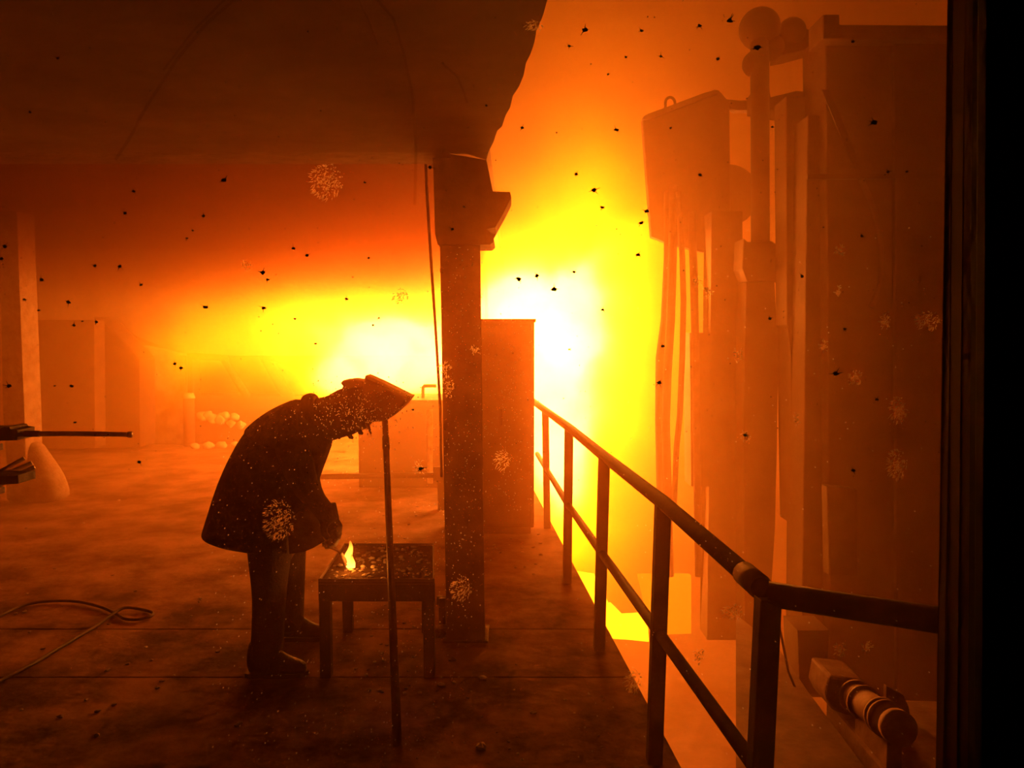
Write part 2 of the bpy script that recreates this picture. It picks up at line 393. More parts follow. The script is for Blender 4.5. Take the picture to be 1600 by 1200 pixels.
# ------------------------------------------------------------------ far low barrier, cabinet, steel box, leaning cable pipe
bar_t = empty('low_barrier', PF(690, 796), 'low horizontal bar barrier crossing behind the worker at shin height', 'barrier')
q = PF(690, 796); a = P(690, 742, q.y)
bar('post', q, P(689, 733, q.y), .07, .07, M_dark, bar_t)
tube('rail', [a, P(500, 745, q.y + .1)], .030, M_dark, bar_t)
qe = PF(455, 790); bar('post', qe, P(455, 738, qe.y), .06, .06, M_dark, bar_t)
tube('rail', [P(500, 745, q.y + .1), P(455, 745, qe.y)], .030, M_dark, bar_t)
box('bracket', (a.x - .08, a.y - .05, a.z - .05), (a.x + .02, a.y - .01, a.z + .09), M_dark, bar_t)

cb = PF(790, 836); CY = cb.y
cab = empty('switch_cabinet', cb, 'tall plain steel cabinet standing behind the pillar against the white fire', 'cabinet')
x0 = P(704, 600, CY).x; x1 = P(835, 600, CY).x; zt = P(790, 500, CY).z
box('body', (x0, CY + .02, .06), (x1, CY + .62, zt), M_steel, cab, .012)
box('plinth', (x0 + .03, CY + .04, 0), (x1 - .03, CY + .58, .06), M_dark, cab)
box('door', (x0 + .03, CY, .10), (x1 - .03, CY + .02, zt - .04), M_steel, cab, .004)
tube('handle', [(x0 + .45, CY - .03, 1.0), (x0 + .45, CY - .03, 1.14)], .01, M_dark, cab, 8)
box('top_rim', (x0 - .012, CY - .012, zt - .02), (x1 + .012, CY + .63, zt + .01), M_steel, cab)

bb = PF(625, 762); BY = bb.y
stb = empty('steel_box', bb, 'chest-high plain steel box with a small bent pipe loop on top, left of pillar', 'steel box')
x0 = P(560, 700, BY).x; x1 = P(705, 700, BY).x; zt = P(625, 629, BY).z
box('body', (x0, BY, 0), (x1, BY + .9, zt), M_machine, stb, .01)
box('lid', (x0 - .02, BY - .02, zt), (x1 + .02, BY + .92, zt + .03), M_steel, stb, .006)
q0 = P(661, 625, BY + .3); q1 = P(661, 603, BY + .3); q2 = P(682, 603, BY + .3); q3 = P(682, 625, BY + .3)
tube('pipe_loop', [q0, q1.lerp(q0, .1), q1.lerp(q2, .08), q2], .022, M_pipe, stb, 10)
tube('conduit', [P(672, 640, BY - .04), P(672, 755, BY - .04)], .035, M_pipe, stb, 10)

cp = tube('leaning_conduit', [PX(686, 640, P(686, 640, 4.9).x), P(680, 520, 4.8), P(672, 400, 4.75), P(667, 300, 4.72), P(664, 200, 4.7)], .012, M_rail)
bpy.data.objects.remove(cp)
cp = tube('hanging_cable', [P(690, 745, 5.1), P(688, 640, 5.0), P(681, 520, 4.85), P(673, 400, 4.78), P(667, 300, 4.72), P(664, 215, 4.7)], .009, M_hose)
tag(cp, 'thin dark conduit rising close along the left side of the pillar', 'pipe')

# ------------------------------------------------------------------ background on the left: bays, wall panels, ladle stand, rubble
pl = struct(empty('wall_bays', (0, 12, 0)))
def bay(name, pts, Y, th, m): return prism(name, pts, Y, th, m, pl, .01)
WY = 12.2
bay('dark_bay_panel', [(58, 500), (147, 500), (149, 700), (60, 702)], 11.3, .3, M_steel)
bay('buttress', [(147, 495), (165, 505), (218, 560), (219, 699), (150, 700)], 11.6, .5, M_machine)
bay('pale_bay_panel', [(218, 540), (290, 556), (290, 697), (219, 698)], 12.4, .3, M_white)
bay('upper_wall', [(-500, 380), (700, 380), (700, 556), (290, 556), (147, 500), (-500, 500)], 12.8, .3, M_conc)
bay('left_bay_panel', [(-500, 500), (60, 500), (62, 702), (-500, 706)], 12.0, .3, M_conc)

col = struct(empty('pillar_concrete', PF(48, 786)))
q = PF(48, 786); QY = q.y
prism('column_shaft', [(-2, 330), (26, 330), (38, 640), (42, 786), (14, 786), (4, 640)], QY, .30, M_pcol, col, .02)
ft_ = []
for py, cx, r in ((688, 44, .13), (706, 47, .17), (726, 52, .23), (748, 57, .28), (768, 60, .30), (785, 61, .31)):
    c_ = P(cx, py, QY + .16); ft_.append([c_ + Vector((r * math.copysign(abs(math.cos(t)) ** .7, math.cos(t)), r * .7 * math.copysign(abs(math.sin(t)) ** .7, math.sin(t)), 0)) for t in [2 * math.pi * k / 24 for k in range(24)]])
loft('flared_footing', ft_, M_pcol, col, True, True, 1)

bp = PF(296, 697)
fp = empty('guard_post', bp, 'short grey upright post at the left end of the far ladle stand', 'post')
tube('post', [bp, P(295, 620, bp.y)], .085, M_steel, fp, 14)
tube('post_cap', [P(295, 622, bp.y), P(295, 614, bp.y)], [.10, .07], M_pipe, fp, 14)

LY = PF(380, 700).y + .3
ls = empty('ladle_stand', PF(380, 700) + Vector((0, .3, 0)), 'low steel stand with diagonal struts, hazy in front of the far fire', 'ladle stand')
prism('base_beam', [(300, 617), (500, 620), (500, 642), (300, 640)], LY, .5, M_machine, ls, .01)
prism('skirt_plate', [(302, 640), (500, 642), (500, 694), (302, 694)], LY + .05, .4, M_machine, ls)
prism('frame_side', [(292, 556), (300, 556), (301, 618), (293, 618)], LY, .3, M_machine, ls)
prism('top_bar', [(292, 552), (345, 556), (348, 564), (292, 562)], LY, .3, M_machine, ls)
prism('strut', [(340, 556), (348, 558), (390, 620), (379, 620)], LY - .05, .12, M_machine, ls)
prism('strut', [(405, 558), (425, 566), (462, 624), (440, 622)], LY - .02, .12, M_steel, ls)
prism('side_plate', [(425, 566), (462, 578), (490, 580), (512, 610), (500, 660), (460, 622)], LY + .3, .2, M_steel, ls)
prism('strut', [(455, 578), (470, 585), (505, 640), (490, 640)], LY + .3, .12, M_machine, ls)

def heap(name, pts, label, cat, m, rr):
    root = empty(name, pts[0], label, cat)
    for i, p in enumerate(pts):
        bm = rock(rr * random.uniform(.7, 1.2), i * 3.1 + rr, .8, 2); bmesh.ops.translate(bm, verts=bm.verts, vec=p)
        obj('chunk', bm, m, root, smooth=True)
    return root
hp = []
for i in range(9): hp.append(P(318 + i * 7.2 + random.uniform(-2, 2), 656 + random.uniform(-8, 9), LY + .02))
heap('slag_crust', hp, 'pale knobbly slag crust clinging to the face of the far ladle stand', 'slag', M_white, .10)
for i in range(7):
    q = PF(305 + i * 21, 701 + random.uniform(-2, 2)); bm = rock(random.uniform(.07, .10), i * 7.7, .7, 2); bmesh.ops.translate(bm, verts=bm.verts, vec=q + Vector((0, 0, .05)))
    tag(obj('slag_lump', bm, M_white, None, True), ['leftmost pale slag lump at the foot of the guard post', 'second pale slag lump right of the guard post', 'third pale slag lump along the foot of the far stand', 'middle pale slag lump along the foot of the far stand', 'fifth pale slag lump from the guard post', 'second last pale slag lump before the worker back', 'pale slag lump nearest behind the worker back'][i], 'slag lump', 'slag lumps by the far stand')
q = PF(600, 752)

# ------------------------------------------------------------------ tools sticking in from the left on a rack
RY = 3.3
rk = empty('tool_rack', (P(-60, 700, RY).x, RY, 0), 'dark clamps of a rack at the left frame edge that hold the pipes', 'rack')
q = P(-30, 680, RY)
for xx in (-130, -230):
    bar('post', (P(xx, 0, RY).x, RY + .10, 0), (P(xx, 0, RY).x, RY + .10, 1.55), .06, .06, M_dark, rk)
for py in (679, 748):
    z = P(0, py + 10, RY).z; bar('shelf_arm', (P(-200, 0, RY).x, RY + .05, z - .035), (P(-45, 0, RY).x, RY + .05, z - .035), .05, .03, M_dark, rk)
prism('clamp', [(-40, 670), (4, 670), (6, 667), (14, 667), (16, 671), (27, 672), (27, 688), (-40, 690)], RY - .05, .12, M_dark, rk, .004)
prism('clamp', [(-40, 742), (20, 744), (28, 742), (29, 756), (-40, 760)], RY - .05, .12, M_dark, rk, .004)
lance = empty('sampling_lance', P(-120, 679, RY), 'long thin pale rod held level in the upper clamp at left frame edge', 'rod')
tube('rod', [P(-160, 679, RY), P(120, 677.5, RY), P(204, 679, RY)], .011, M_pipe, lance, 10)
tube('rod_tip', [P(200, 679, RY), P(206, 679, RY)], .0135, M_pipe, lance, 10)
tube('sleeve', [P(24, 678, RY), P(62, 677.6, RY)], .014, M_steel, lance, 10)
labs = ['topmost of the four pipes slanting in at the left frame edge', 'second from top of the four pipes slanting in at left edge', 'third from top of the four pipes slanting in at left edge', 'lowest of the four pipes slanting in at the left frame edge']
for i, (yl, yr, xr) in enumerate([(737, 716, 38), (744, 723, 50), (751, 730, 54), (757, 737, 50)]):
    yl2 = yl + (yl - yr) / max(1, xr) * 80
    tag(tube('steel_pipe', [P(-80, yl2, RY - .02 * i), P(xr, yr, RY + .12 - .02 * i)], .010, M_pipe, None, 10), labs[i], 'pipe', 'pipes in the lower clamp')

# ------------------------------------------------------------------ work table
TY = 3.94; TB = 4.62; TZ = P(590, 906, TY).z
tb = empty('work_table', PF(590, 1075), 'small heavy steel table with a slag-covered tray top', 'table')
xl = P(497, 906, TY).x; xr = P(679, 906, TY).x; xlb = P(537, 862, TB).x; xrb = P(678, 862, TB).x
zb = TZ - .03
th = P(590, 906, TY).z - P(590, 940, TY).z
def quadbox(name, pts, z0, z1, m, bevel=.003):
    bm = bmesh.new(); lo = [bm.verts.new((p[0], p[1], z0)) for p in pts]; hi = [bm.verts.new((p[0], p[1], z1)) for p in pts]; n = len(pts)
    bm.faces.new(lo[::-1]); bm.faces.new(hi)
    for i in range(n): bm.faces.new((lo[i], lo[(i + 1) % n], hi[(i + 1) % n], hi[i]))
    return obj(name, bm, m, tb, bevel=bevel)
c4 = [(xl, TY), (xr, TY), (xrb, TB), (xlb, TB)]
quadbox('tray_top', c4, TZ - .022, TZ - .010, M_tray)
def edgebar(name, a, b, z0, z1, wd=.012, inset=0):
    a = Vector((*a, 0)); b = Vector((*b, 0)); d = (b - a).normalized(); s = Vector((-d.y, d.x, 0)) * wd
    return quadbox(name, [a.xy, b.xy, (b + s).xy, (a + s).xy], z0, z1, M_dark if name == 'apron' else M_steel)
for i in range(4):
    a, b = c4[i], c4[(i + 1) % 4]
    edgebar('rim', a, b, TZ - .03, TZ + .006, .008)
    edgebar('apron', a, b, TZ - th, TZ - .022, .03)
for (px0, px1, Y, xx) in ((495, 514, TY, xl), (661, 679, TY, xr - .062), (516, 536, TB - .07, xlb), (0, 0, TB - .07, xrb - .07)):
    wd_ = .058; y_ = Y + .002
    box('leg', (xx, y_, 0), (xx + wd_, y_ + wd_, TZ - .03), M_dark, tb)
bm = bmesh.new()     # crust of slag dust on the tray
for i in range(150):
    u, v = random.random(), random.random(); x = (xl + .03) * (1 - u) + (xr - .03) * u; x2 = (xlb + .03) * (1 - u) + (xrb - .03) * u
    p = Vector((x * (1 - v) + x2 * v, TY + .03 + (TB - TY - .06) * v, TZ - .009)); b2 = rock(random.uniform(.006, .018), i * 1.7, .6)
    vm = {}
    for vv in b2.verts: vm[vv] = bm.verts.new(vv.co + p)
    for ff in b2.faces: bm.faces.new([vm[x_] for x_ in ff.verts])
    b2.free()
o = obj('slag_crumbs', bm, M_slag, tb); o['kind'] = 'stuff'
def on_table(px, py): return PF(px, py, TZ - .004)
k = 0
tl = [(532, 883), (567, 885), (583, 886), (581, 872), (599, 904), (548, 890), (630, 892), (641, 889), (662, 890), (655, 878), (667, 900), (560, 873), (610, 880), (576, 897), (543, 918 - 30), (627, 870)]
wh = ['by the flame', 'near the middle of the table', 'by the front rim', 'near the right rim of the table']
names = {0: 'pale slag nugget left of the flame on the table', 1: 'pale slag nugget just right of the flame', 2: 'oval bright nugget at mid table near the leaning bar', 3: 'bright flat nugget near the back rim of the table', 4: 'bright nugget lying near the front rim left of the bar'}
for i, (px, py) in enumerate(tl):
    q = on_table(px, py); bm = rock(random.uniform(.013, .019), i * 5.3 + 2, .5, 2); bmesh.ops.translate(bm, verts=bm.verts, vec=q)
    o = obj('slag_nugget', bm, M_hotslag if i < 6 else M_slag, None, True)
    tag(o, names.get(i, 'small grey slag nugget among the crumbs on the table tray'), 'slag nugget', 'slag nuggets on the work table')
# flame on the table
def flame_nodes(t, out):
    N = t.nodes; L = t.links
    tc = N.new('ShaderNodeTexCoord'); sp = N.new('ShaderNodeSeparateXYZ'); L.new(tc.outputs['Generated'], sp.inputs[0])
    r = N.new('ShaderNodeValToRGB'); r.color_ramp.elements[0].color = (9, 3.2, .5, 1); r.color_ramp.elements[1].color = (1.6, .35, .01, 1)
    e = r.color_ramp.elements.new(.45); e.color = (6, 2.4, .25, 1)
    L.new(sp.outputs['Z'], r.inputs[0]); em = N.new('ShaderNodeEmission'); L.new(r.outputs[0], em.inputs[0]); em.inputs[1].default_value = 1.0
    L.new(em.outputs[0], out.inputs['Surface'])
mf, t_, o_ = nt('small_flame'); flame_nodes(t_, o_)
FY = on_table(548, 889).y
fl = [(549, 889, 5), (546, 881, 8.5), (543.5, 872, 8), (545.5, 864, 5.5), (548.5, 857, 4.2), (548, 850, 2.6), (547, 844.5, .6)]
pts = [P(a, b, FY) for a, b, c_ in fl]; o = tube('small_flame', pts, [c_ / 300 for a, b, c_ in fl], mf, None, 12, .6)
sm = o.modifiers.new('subdivision', 'SUBSURF'); sm.levels = sm.render_levels = 2
tag(o, 'small yellow flame licking up from the tray of the steel table', 'flame')
fl = [(552, 887, 3), (551.5, 880, 4), (549.5, 872, 2.6), (549.5, 866, .5)]
o2 = tube('flame_tongue', [P(a, b, FY - .02) for a, b, c_ in fl], [c_ / 300 for a, b, c_ in fl], mf, o, 10, .6)
point_light('small_flame_light', P(548, 872, FY - .06), 2.6, (1, .30, .03), .03)
# things by the pillar foot
q = PF(700, 1000); ps = empty('pipe_stub', q, 'stubby valve stub on the floor left of the pillar foot', 'valve')
tube('stub', [PF(691, 985), P(691, 935, PF(691, 985).y)], .022, M_dark, ps, 10)
tube('valve_head', [P(683, 938, 4.66), P(702, 938, 4.66)], .028, M_dark, ps, 10)
bm = rock(.07, 4.4, .5, 2); bmesh.ops.translate(bm, verts=bm.verts, vec=PF(688, 992) + Vector((0, 0, .02)))
tag(obj('slag_lump', bm, M_slag, None, True), 'dark slag lump between the table leg and the pillar foot', 'slag lump')

# ------------------------------------------------------------------ bar leaning on the table
bs = PF(621, 1166); tp_ = P(611, 900, TY - .03); drn = (tp_ - bs)
lb = empty('digging_bar', bs, 'long round steel bar leaning up against the front of the table', 'bar')
pts = [bs, bs + drn * .5, bs + drn * 1.0, P(604, 740, 4.42), P(600, 600, 4.85)]
lenr = (P(600, 600, 4.85) - bs).length
ptop = P(600, 615, TY + (TY - bs.y) * 1.35)
tube('shaft', [bs, bs.lerp(ptop, .2), bs.lerp(ptop, .4), bs.lerp(ptop, .6), bs.lerp(ptop, .8), ptop], [.021, .020, .019, .0185, .018, .018], M_steel, lb, 14)
tube('collar', [bs.lerp(ptop, .79), bs.lerp(ptop, .83)], .021, M_dark, lb, 14)
M_blue = emis('blue_emission', (.03, .03, 1), 3.5)  # tiny emissive blue dots on the front of the bar
for i, (px, py) in enumerate([(622, 1062), (621, 1068), (619, 1083), (619, 1088)]):
    bm = bmesh.new(); bmesh.ops.create_icosphere(bm, subdivisions=1, radius=.0042)
    bmesh.ops.translate(bm, verts=bm.verts, vec=P(px, py, bs.lerp(ptop, (1166 - py) / 560).y - .022)); obj('blue_dot', bm, M_blue, lb)

# ------------------------------------------------------------------ hose loop on the floor, chips of slag
hs = [(-60, 985), (0, 962), (30, 948), (60, 941), (110, 939), (150, 946), (178, 957), (195, 967), (215, 968), (235, 963), (238, 957), (225, 953), (200, 954), (184, 959), (150, 978), (100, 1008), (50, 1038), (0, 1064), (-60, 1094)]
hp = [PF(a, b, .014) for a, b in hs]
def smooth_path(p, n=5):
    out = []
    for i in range(len(p) - 1):
        a, b, c, d = p[max(i - 1, 0)], p[i], p[i + 1], p[min(i + 2, len(p) - 1)]
        for k in range(n):
            t = k / n; out.append(.5 * ((2 * b) + (c - a) * t + (2 * a - 5 * b + 4 * c - d) * t * t + (3 * b - a - 3 * c + d) * t ** 3))
    return out + [p[-1]]
for i in (12, 13): hp[i] = hp[i] + Vector((0, 0, .02))
o = tube('floor_hose', smooth_path(hp), .010, M_cable, None, 8)
tag(o, 'thin dark hose with one small loop lying on the left floor', 'hose')

chips = [(752, 1168, .022), (752, 1035, .022)]
base_me = []
for i in range(8):
    bm = rock(.014, i * 9.1, .55, 1); me = bpy.data.meshes.new('slag_chip'); bm.to_mesh(me); bm.free(); me.materials.append(M_slag if i < 5 else M_hotslag); base_me.append(me)
rnd = random.Random(5)
def chip(q, s, label, grp):
    o = bpy.data.objects.new('slag_chip', rnd.choice(base_me)); COL.objects.link(o); o.location = q + Vector((0, 0, .003 * s)); o.scale = (s, s, s * .9); o.rotation_euler = (0, 0, rnd.uniform(0, 6))
    tag(o, label, 'slag chip', grp)
for i in range(60):
    chip(PF(rnd.gauss(625, 45), rnd.uniform(945, 1085)), rnd.uniform(.4, 1.1), 'tiny slag chip strewn on the floor under the work table', 'slag chips under the table')
for i in range(46):
    chip(PF(rnd.uniform(640, 1000), rnd.uniform(1000, 1200)), rnd.uniform(.3, .8), 'tiny slag chip on the dark floor between table and railing', 'slag chips before the pillar')
for i in range(40):
    chip(PF(rnd.uniform(770, 850) if i % 2 else rnd.uniform(560, 690), rnd.uniform(830, 900) if i % 2 else rnd.uniform(770, 850)), rnd.uniform(.5, 1.5), 'slag chip on the lit floor beyond the pillar and table', 'slag chips beyond the table')
for i in range(50):
    chip(PF(rnd.uniform(0, 400), rnd.uniform(780, 1150)), rnd.uniform(.4, 1.3), 'slag chip on the open floor left of the worker', 'slag chips on the left floor')
for i, (px, py, s, lab) in enumerate([(752, 1168, 2.2, 'largest pale slag chip near the bottom of the picture'), (755, 1062, 2.0, 'flat pale slag chip right of the table leg'), (689, 1072, 1.8, 'pale slag chip beside the right front table leg'), (833, 1115, 1.4, 'lone round slag chip on the dark floor before the railing'), (707, 1032, 1.8, 'pale slag chip before the pillar foot'), (705, 993, 1.6, 'pale slag chip against the pillar foot')]):
    chip(PF(px, py), s, lab, 'larger slag chips'); 
#PART3
# ------------------------------------------------------------------ the worker
MY = 4.18
SC = lambda Y: Y / F
wk = empty('person', PF(430, 1062), 'person in a long dark work coat and hood bending over the steel table with tongs', 'person')
V = Vector
def ev_mesh(o):
    dg = bpy.context.evaluated_depsgraph_get(); dg.update(); e = o.evaluated_get(dg)
    me = bpy.data.meshes.new_from_object(e); return me
def head_mesh(bm, c, u, f, s):
    """head with brow, nose, lips, chin and ears; u to the crown, f where the face looks, s sideways"""
    n, mrow = 28, 20; rows = []
    for j in range(1, mrow):
        a = math.pi * j / mrow; row = []
        for i in range(n):
            t = 2 * math.pi * i / n; y = math.cos(a); x = math.sin(a) * math.cos(t); z = math.sin(a) * math.sin(t)
            U = .115 * y; Fx = .095 * x; Sx = .075 * z
            if y < 0: Sx *= 1 + .25 * y; Fx = Fx * (1 + .12 * y) + .012 * -y
            if x > .5:
                g = math.exp(-(z / .16) ** 2)
                Fx += .026 * g * math.exp(-((y + .12) / .14) ** 2)          # nose
                Fx += .006 * math.exp(-(z / .3) ** 2) * math.exp(-((y + .45) / .07) ** 2)   # lips
                Fx += .012 * math.exp(-(z / .3) ** 2) * math.exp(-((y + .78) / .12) ** 2)   # chin
                for e in (-.38, .38): Fx -= .012 * math.exp(-((z - e) / .15) ** 2) * math.exp(-((y - .05) / .09) ** 2)   # eye sockets
                Fx += .005 * math.exp(-((y - .22) / .08) ** 2)
            if abs(z) > .9 and -.3 < y < .12 and abs(x) < .3: Sx *= 1.14   # ears
            row.append(bm.verts.new(c + u * U + f * Fx + s * Sx))
        rows.append(row)
    top = bm.verts.new(c + u * .115); bot = bm.verts.new(c - u * .115 + f * .015)
    for i in range(n):
        bm.faces.new((top, rows[0][i], rows[0][(i + 1) % n])); bm.faces.new((bot, rows[-1][(i + 1) % n], rows[-1][i]))
    for a, b in zip(rows, rows[1:]):
        for i in range(n): bm.faces.new((a[i], b[i], b[(i + 1) % n], a[(i + 1) % n]))
hc = P(541, 642, MY); hu = V((.93, 0, .36)).normalized(); hf = V((.36, 0, -.93)).normalized(); hs_ = V((0, 1, 0))
def hand_mesh(bm, wrist, k):
    """right or left gloved hand closed round the tong handles: palm, four bent fingers, thumb"""
    o = wrist
    def q(dx, dz, dy): return o + V((dx, k * dy, dz))
    add_tube(bm, [q(-.004, .02, 0), q(.010, -.03, 0), q(.026, -.065, 0), q(.032, -.095, 0)], [.034, .040, .044, .032], 12, True, .62)
    for yy, l in ((-.036, .85), (-.012, 1.0), (.012, .95), (.035, .75)):
        r = .0125
        add_tube(bm, [q(.028, -.075, yy), q(.044, -.075 - .045 * l, yy), q(.030, -.075 - .075 * l, yy * .95), q(.006, -.075 - .080 * l, yy * .9), q(-.006, -.075 - .062 * l, yy * .9)], [r * 1.15, r * 1.1, r, r * .95, r * .7], 8)
    add_tube(bm, [q(.0, -.02, -.028), q(-.022, -.055, -.036), q(-.020, -.09, -.030), q(-.004, -.115, -.022)], [.018, .015, .0135, .010], 8)
nw = P(514, 806, 4.06); fw = P(509, 812, 4.24)
J = dict(pelvis=(P(428, 826, MY), .135), belly=(P(430, 770, MY), .13), chest=(P(452, 705, MY), .145), neck=(P(490, 662, MY), .07), head=(hc, .075),
         ns=(P(456, 690, MY - .16), .075), ne=(P(480, 764, MY - .19), .052), nwr=(nw, .034),
         fs=(P(466, 692, MY + .16), .075), fe=(P(486, 768, MY + .19), .052), fwr=(fw, .034),
         nh=(P(420, 850, MY - .08), .105), nk=(P(420, 948, 4.06), .065), na=(P(414, 1042, 4.02), .046), nt=(P(462, 1062, 4.02), .032),
         fh=(P(444, 850, MY + .10), .105), fk=(P(452, 930, 4.40), .062), fa=(P(453, 984, 4.47), .044), ft=(P(488, 1000, 4.47), .030))
bones = [('pelvis', 'belly'), ('belly', 'chest'), ('chest', 'neck'), ('neck', 'head'), ('chest', 'ns'), ('ns', 'ne'), ('ne', 'nwr'), ('chest', 'fs'), ('fs', 'fe'), ('fe', 'fwr'),
         ('pelvis', 'nh'), ('nh', 'nk'), ('nk', 'na'), ('na', 'nt'), ('pelvis', 'fh'), ('fh', 'fk'), ('fk', 'fa'), ('fa', 'ft')]
keys = list(J); me = bpy.data.meshes.new('skeleton'); me.from_pydata([J[k][0] for k in keys], [(keys.index(a), keys.index(b)) for a, b in bones], [])
so = bpy.data.objects.new('skeleton', me); COL.objects.link(so)
sk = so.modifiers.new('skin', 'SKIN'); sk.use_smooth_shade = True
for i, k in enumerate(keys):
    v = me.skin_vertices[0].data[i]; v.radius = (J[k][1], J[k][1]); v.use_root = (k == 'pelvis')
sb = so.modifiers.new('sub', 'SUBSURF'); sb.levels = sb.render_levels = 2
bme = ev_mesh(so); bpy.data.objects.remove(so)
bm = bmesh.new(); bm.from_mesh(bme); head_mesh(bm, hc, hu, hf, hs_)
hand_mesh(bm, nw, 1); hand_mesh(bm, fw, -1)
tmp = bpy.data.objects.new('tmp', bpy.data.meshes.new('tmp')); bm.to_mesh(tmp.data); bm.free(); COL.objects.link(tmp)
rm = tmp.modifiers.new('remesh', 'REMESH'); rm.mode = 'VOXEL'; rm.voxel_size = .0065; rm.use_smooth_shade = True
sm_ = tmp.modifiers.new('smooth', 'SMOOTH'); sm_.factor = .5; sm_.iterations = 3
bme = ev_mesh(tmp); bpy.data.objects.remove(tmp); bme.materials.clear(); bme.materials.append(M_skin)
body = _link('body', bme, wk, None)
# eyes
for e in (-.031, .031):
    bm = bmesh.new(); bmesh.ops.create_uvsphere(bm, u_segments=12, v_segments=8, radius=.012)
    bmesh.ops.translate(bm, verts=bm.verts, vec=hc + hu * .006 + hf * .080 + hs_ * e); obj('eye', bm, M_white, body, True)
# gloves: the hand again, a little fuller
for nme, wr, k in (('glove', nw, 1), ('glove', fw, -1)):
    bm = bmesh.new(); hand_mesh(bm, wr, k); add_tube(bm, [wr + V((-.02, 0, .05)), wr + V((-.004, 0, .0)), wr + V((.006, 0, -.03))], [.056, .050, .046], 14)
    tmp = bpy.data.objects.new('tmp', bpy.data.meshes.new('tmp')); bm.to_mesh(tmp.data); bm.free(); COL.objects.link(tmp)
    rm = tmp.modifiers.new('remesh', 'REMESH'); rm.mode = 'VOXEL'; rm.voxel_size = .004
    dd = tmp.modifiers.new('disp', 'DISPLACE'); dd.strength = .0045; dd.mid_level = 0
    g = ev_mesh(tmp); bpy.data.objects.remove(tmp); g.materials.clear(); g.materials.append(M_glove)
    for p in g.polygons: p.use_smooth = True
    _link(nme, g, wk, None)
def side_loft(name, prof, m, Y=MY, sub=2, cap=True, n=18, wr=0.0):
    """prof: (back px, front px, half width across); rings run between the two profile points"""
    rings = []
    for j, (bp_, fp_, hw) in enumerate(prof):
        a = P(*bp_, Y); b = P(*fp_, Y); c = (a + b) / 2; ax = (a - b) / 2
        r = []
        for k in range(n):
            t = 2 * math.pi * k / n; q = c + ax * math.cos(t) + V((0, hw, 0)) * (math.copysign(abs(math.sin(t)) ** .85, math.sin(t)))
            if wr: q += (q - c).normalized() * wr * mnoise.noise(V((k * .9, j * .7, hw * 9)))
            r.append(q)
        rings.append(r)
    return loft(name, rings, m, wk, cap, True, sub)
coat = side_loft('coat', [((336, 836), (450, 854), .19), ((320, 833), (464, 857), .222), ((319, 831), (464, 855), .225), ((321, 825), (465, 848), .23), ((331, 798), (470, 826), .25), ((345, 752), (489, 775), .245), ((364, 708), (506, 728), .25), ((386, 670), (516, 700), .255), ((412, 648), (518, 684), .24), ((444, 630), (516, 675), .19), ((476, 618), (512, 676), .12)], M_cloth, sub=1, wr=.010, n=32)
b_ = coat
bm = bmesh.new(); add_prism(bm, [(470, 796), (484, 788), (492, 800), (499, 822), (507, 846), (490, 856), (476, 862), (452, 866), (450, 840), (456, 810)], MY - .16, .02)
bmesh.ops.triangulate(bm, faces=[f for f in bm.faces if len(f.verts) > 4])
obj('coat_flap', bm, M_lining, wk, bevel=.006)['label'] = 'paler open front flap of the coat'
side_loft('collar_roll', [((470, 622), (484, 690), .13), ((477, 614), (494, 694), .145), ((486, 612), (502, 694), .14), ((497, 619), (508, 690), .12)], M_cape, sub=2, wr=.012)
side_loft('shoulder_cape', [((383, 674), (470, 700), .262), ((390, 664), (482, 704), .268), ((414, 644), (500, 702), .255), ((444, 628), (508, 694), .21), ((478, 616), (506, 688), .14)], M_cape, sub=2, wr=.008)
hood = side_loft('hood', [((486, 622), (498, 688), .115), ((500, 621), (508, 686), .112), ((514, 618), (520, 690), .11), ((526, 609), (534, 684), .112), ((542, 604), (549, 682), .11), ((558, 602), (561, 674), .105), ((573, 604), (571, 664), .09)], M_cape, sub=2, wr=.010)
# hard hat: dome and brim
bm = bmesh.new(); hcn = hc + hu * .035
R = []
for j, (uu, rr) in enumerate([(0, .125), (.035, .122), (.07, .108), (.095, .085), (.112, .052), (.118, .015)]):
    R.append([bm.verts.new(hcn + hu * uu + hf * (rr * math.cos(2 * math.pi * k / 20) * 1.05) + hs_ * (rr * .85 * math.sin(2 * math.pi * k / 20))) for k in range(20)])
for a, b in zip(R, R[1:]):
    for k in range(20): bm.faces.new((a[k], a[(k + 1) % 20], b[(k + 1) % 20], b[k]))
bm.faces.new(R[-1])
hat = obj('hard_hat', bm, M_mask, wk, True); sd = hat.modifiers.new('solid', 'SOLIDIFY'); sd.thickness = .005
prs = []
def plate_side(name, pts, w0, m, parent, taper=.86, bevel=.004):
    """solid of a side outline, its flanks drawn in a little"""
    bm = bmesh.new(); c = sum((P(a, b, MY) for a, b in pts), V()) / len(pts); rows = []
    for t, sc in ((-1, taper), (-.55, 1), (.55, 1), (1, taper)):
        rows.append([bm.verts.new(c + (P(a, b, MY) - c) * sc + V((0, w0 * t, 0))) for a, b in pts])
    n = len(pts)
    for a, b in zip(rows, rows[1:]):
        for k in range(n): bm.faces.new((a[k], a[(k + 1) % n], b[(k + 1) % n], b[k]))
    bm.faces.new(rows[0][::-1]); bm.faces.new(rows[-1]); return obj(name, bm, m, parent, bevel=bevel)
plate_side('hat_brim', [(536, 597), (540, 593), (556, 591), (574, 594), (580, 604), (560, 604), (545, 607)], .10, M_mask, wk)
sh = plate_side('face_shield', [(575, 585), (600, 596), (622, 607), (646, 619), (636, 632), (620, 646), (606, 655), (590, 657), (572, 658), (566, 640), (568, 606)], .115, M_mask, wk, .9)
tube('strap', [P(570, 655, MY - .05), P(575, 666, MY - .05), P(580, 678, MY - .05)], [.014, .010, .004], M_cape, hood, 8)
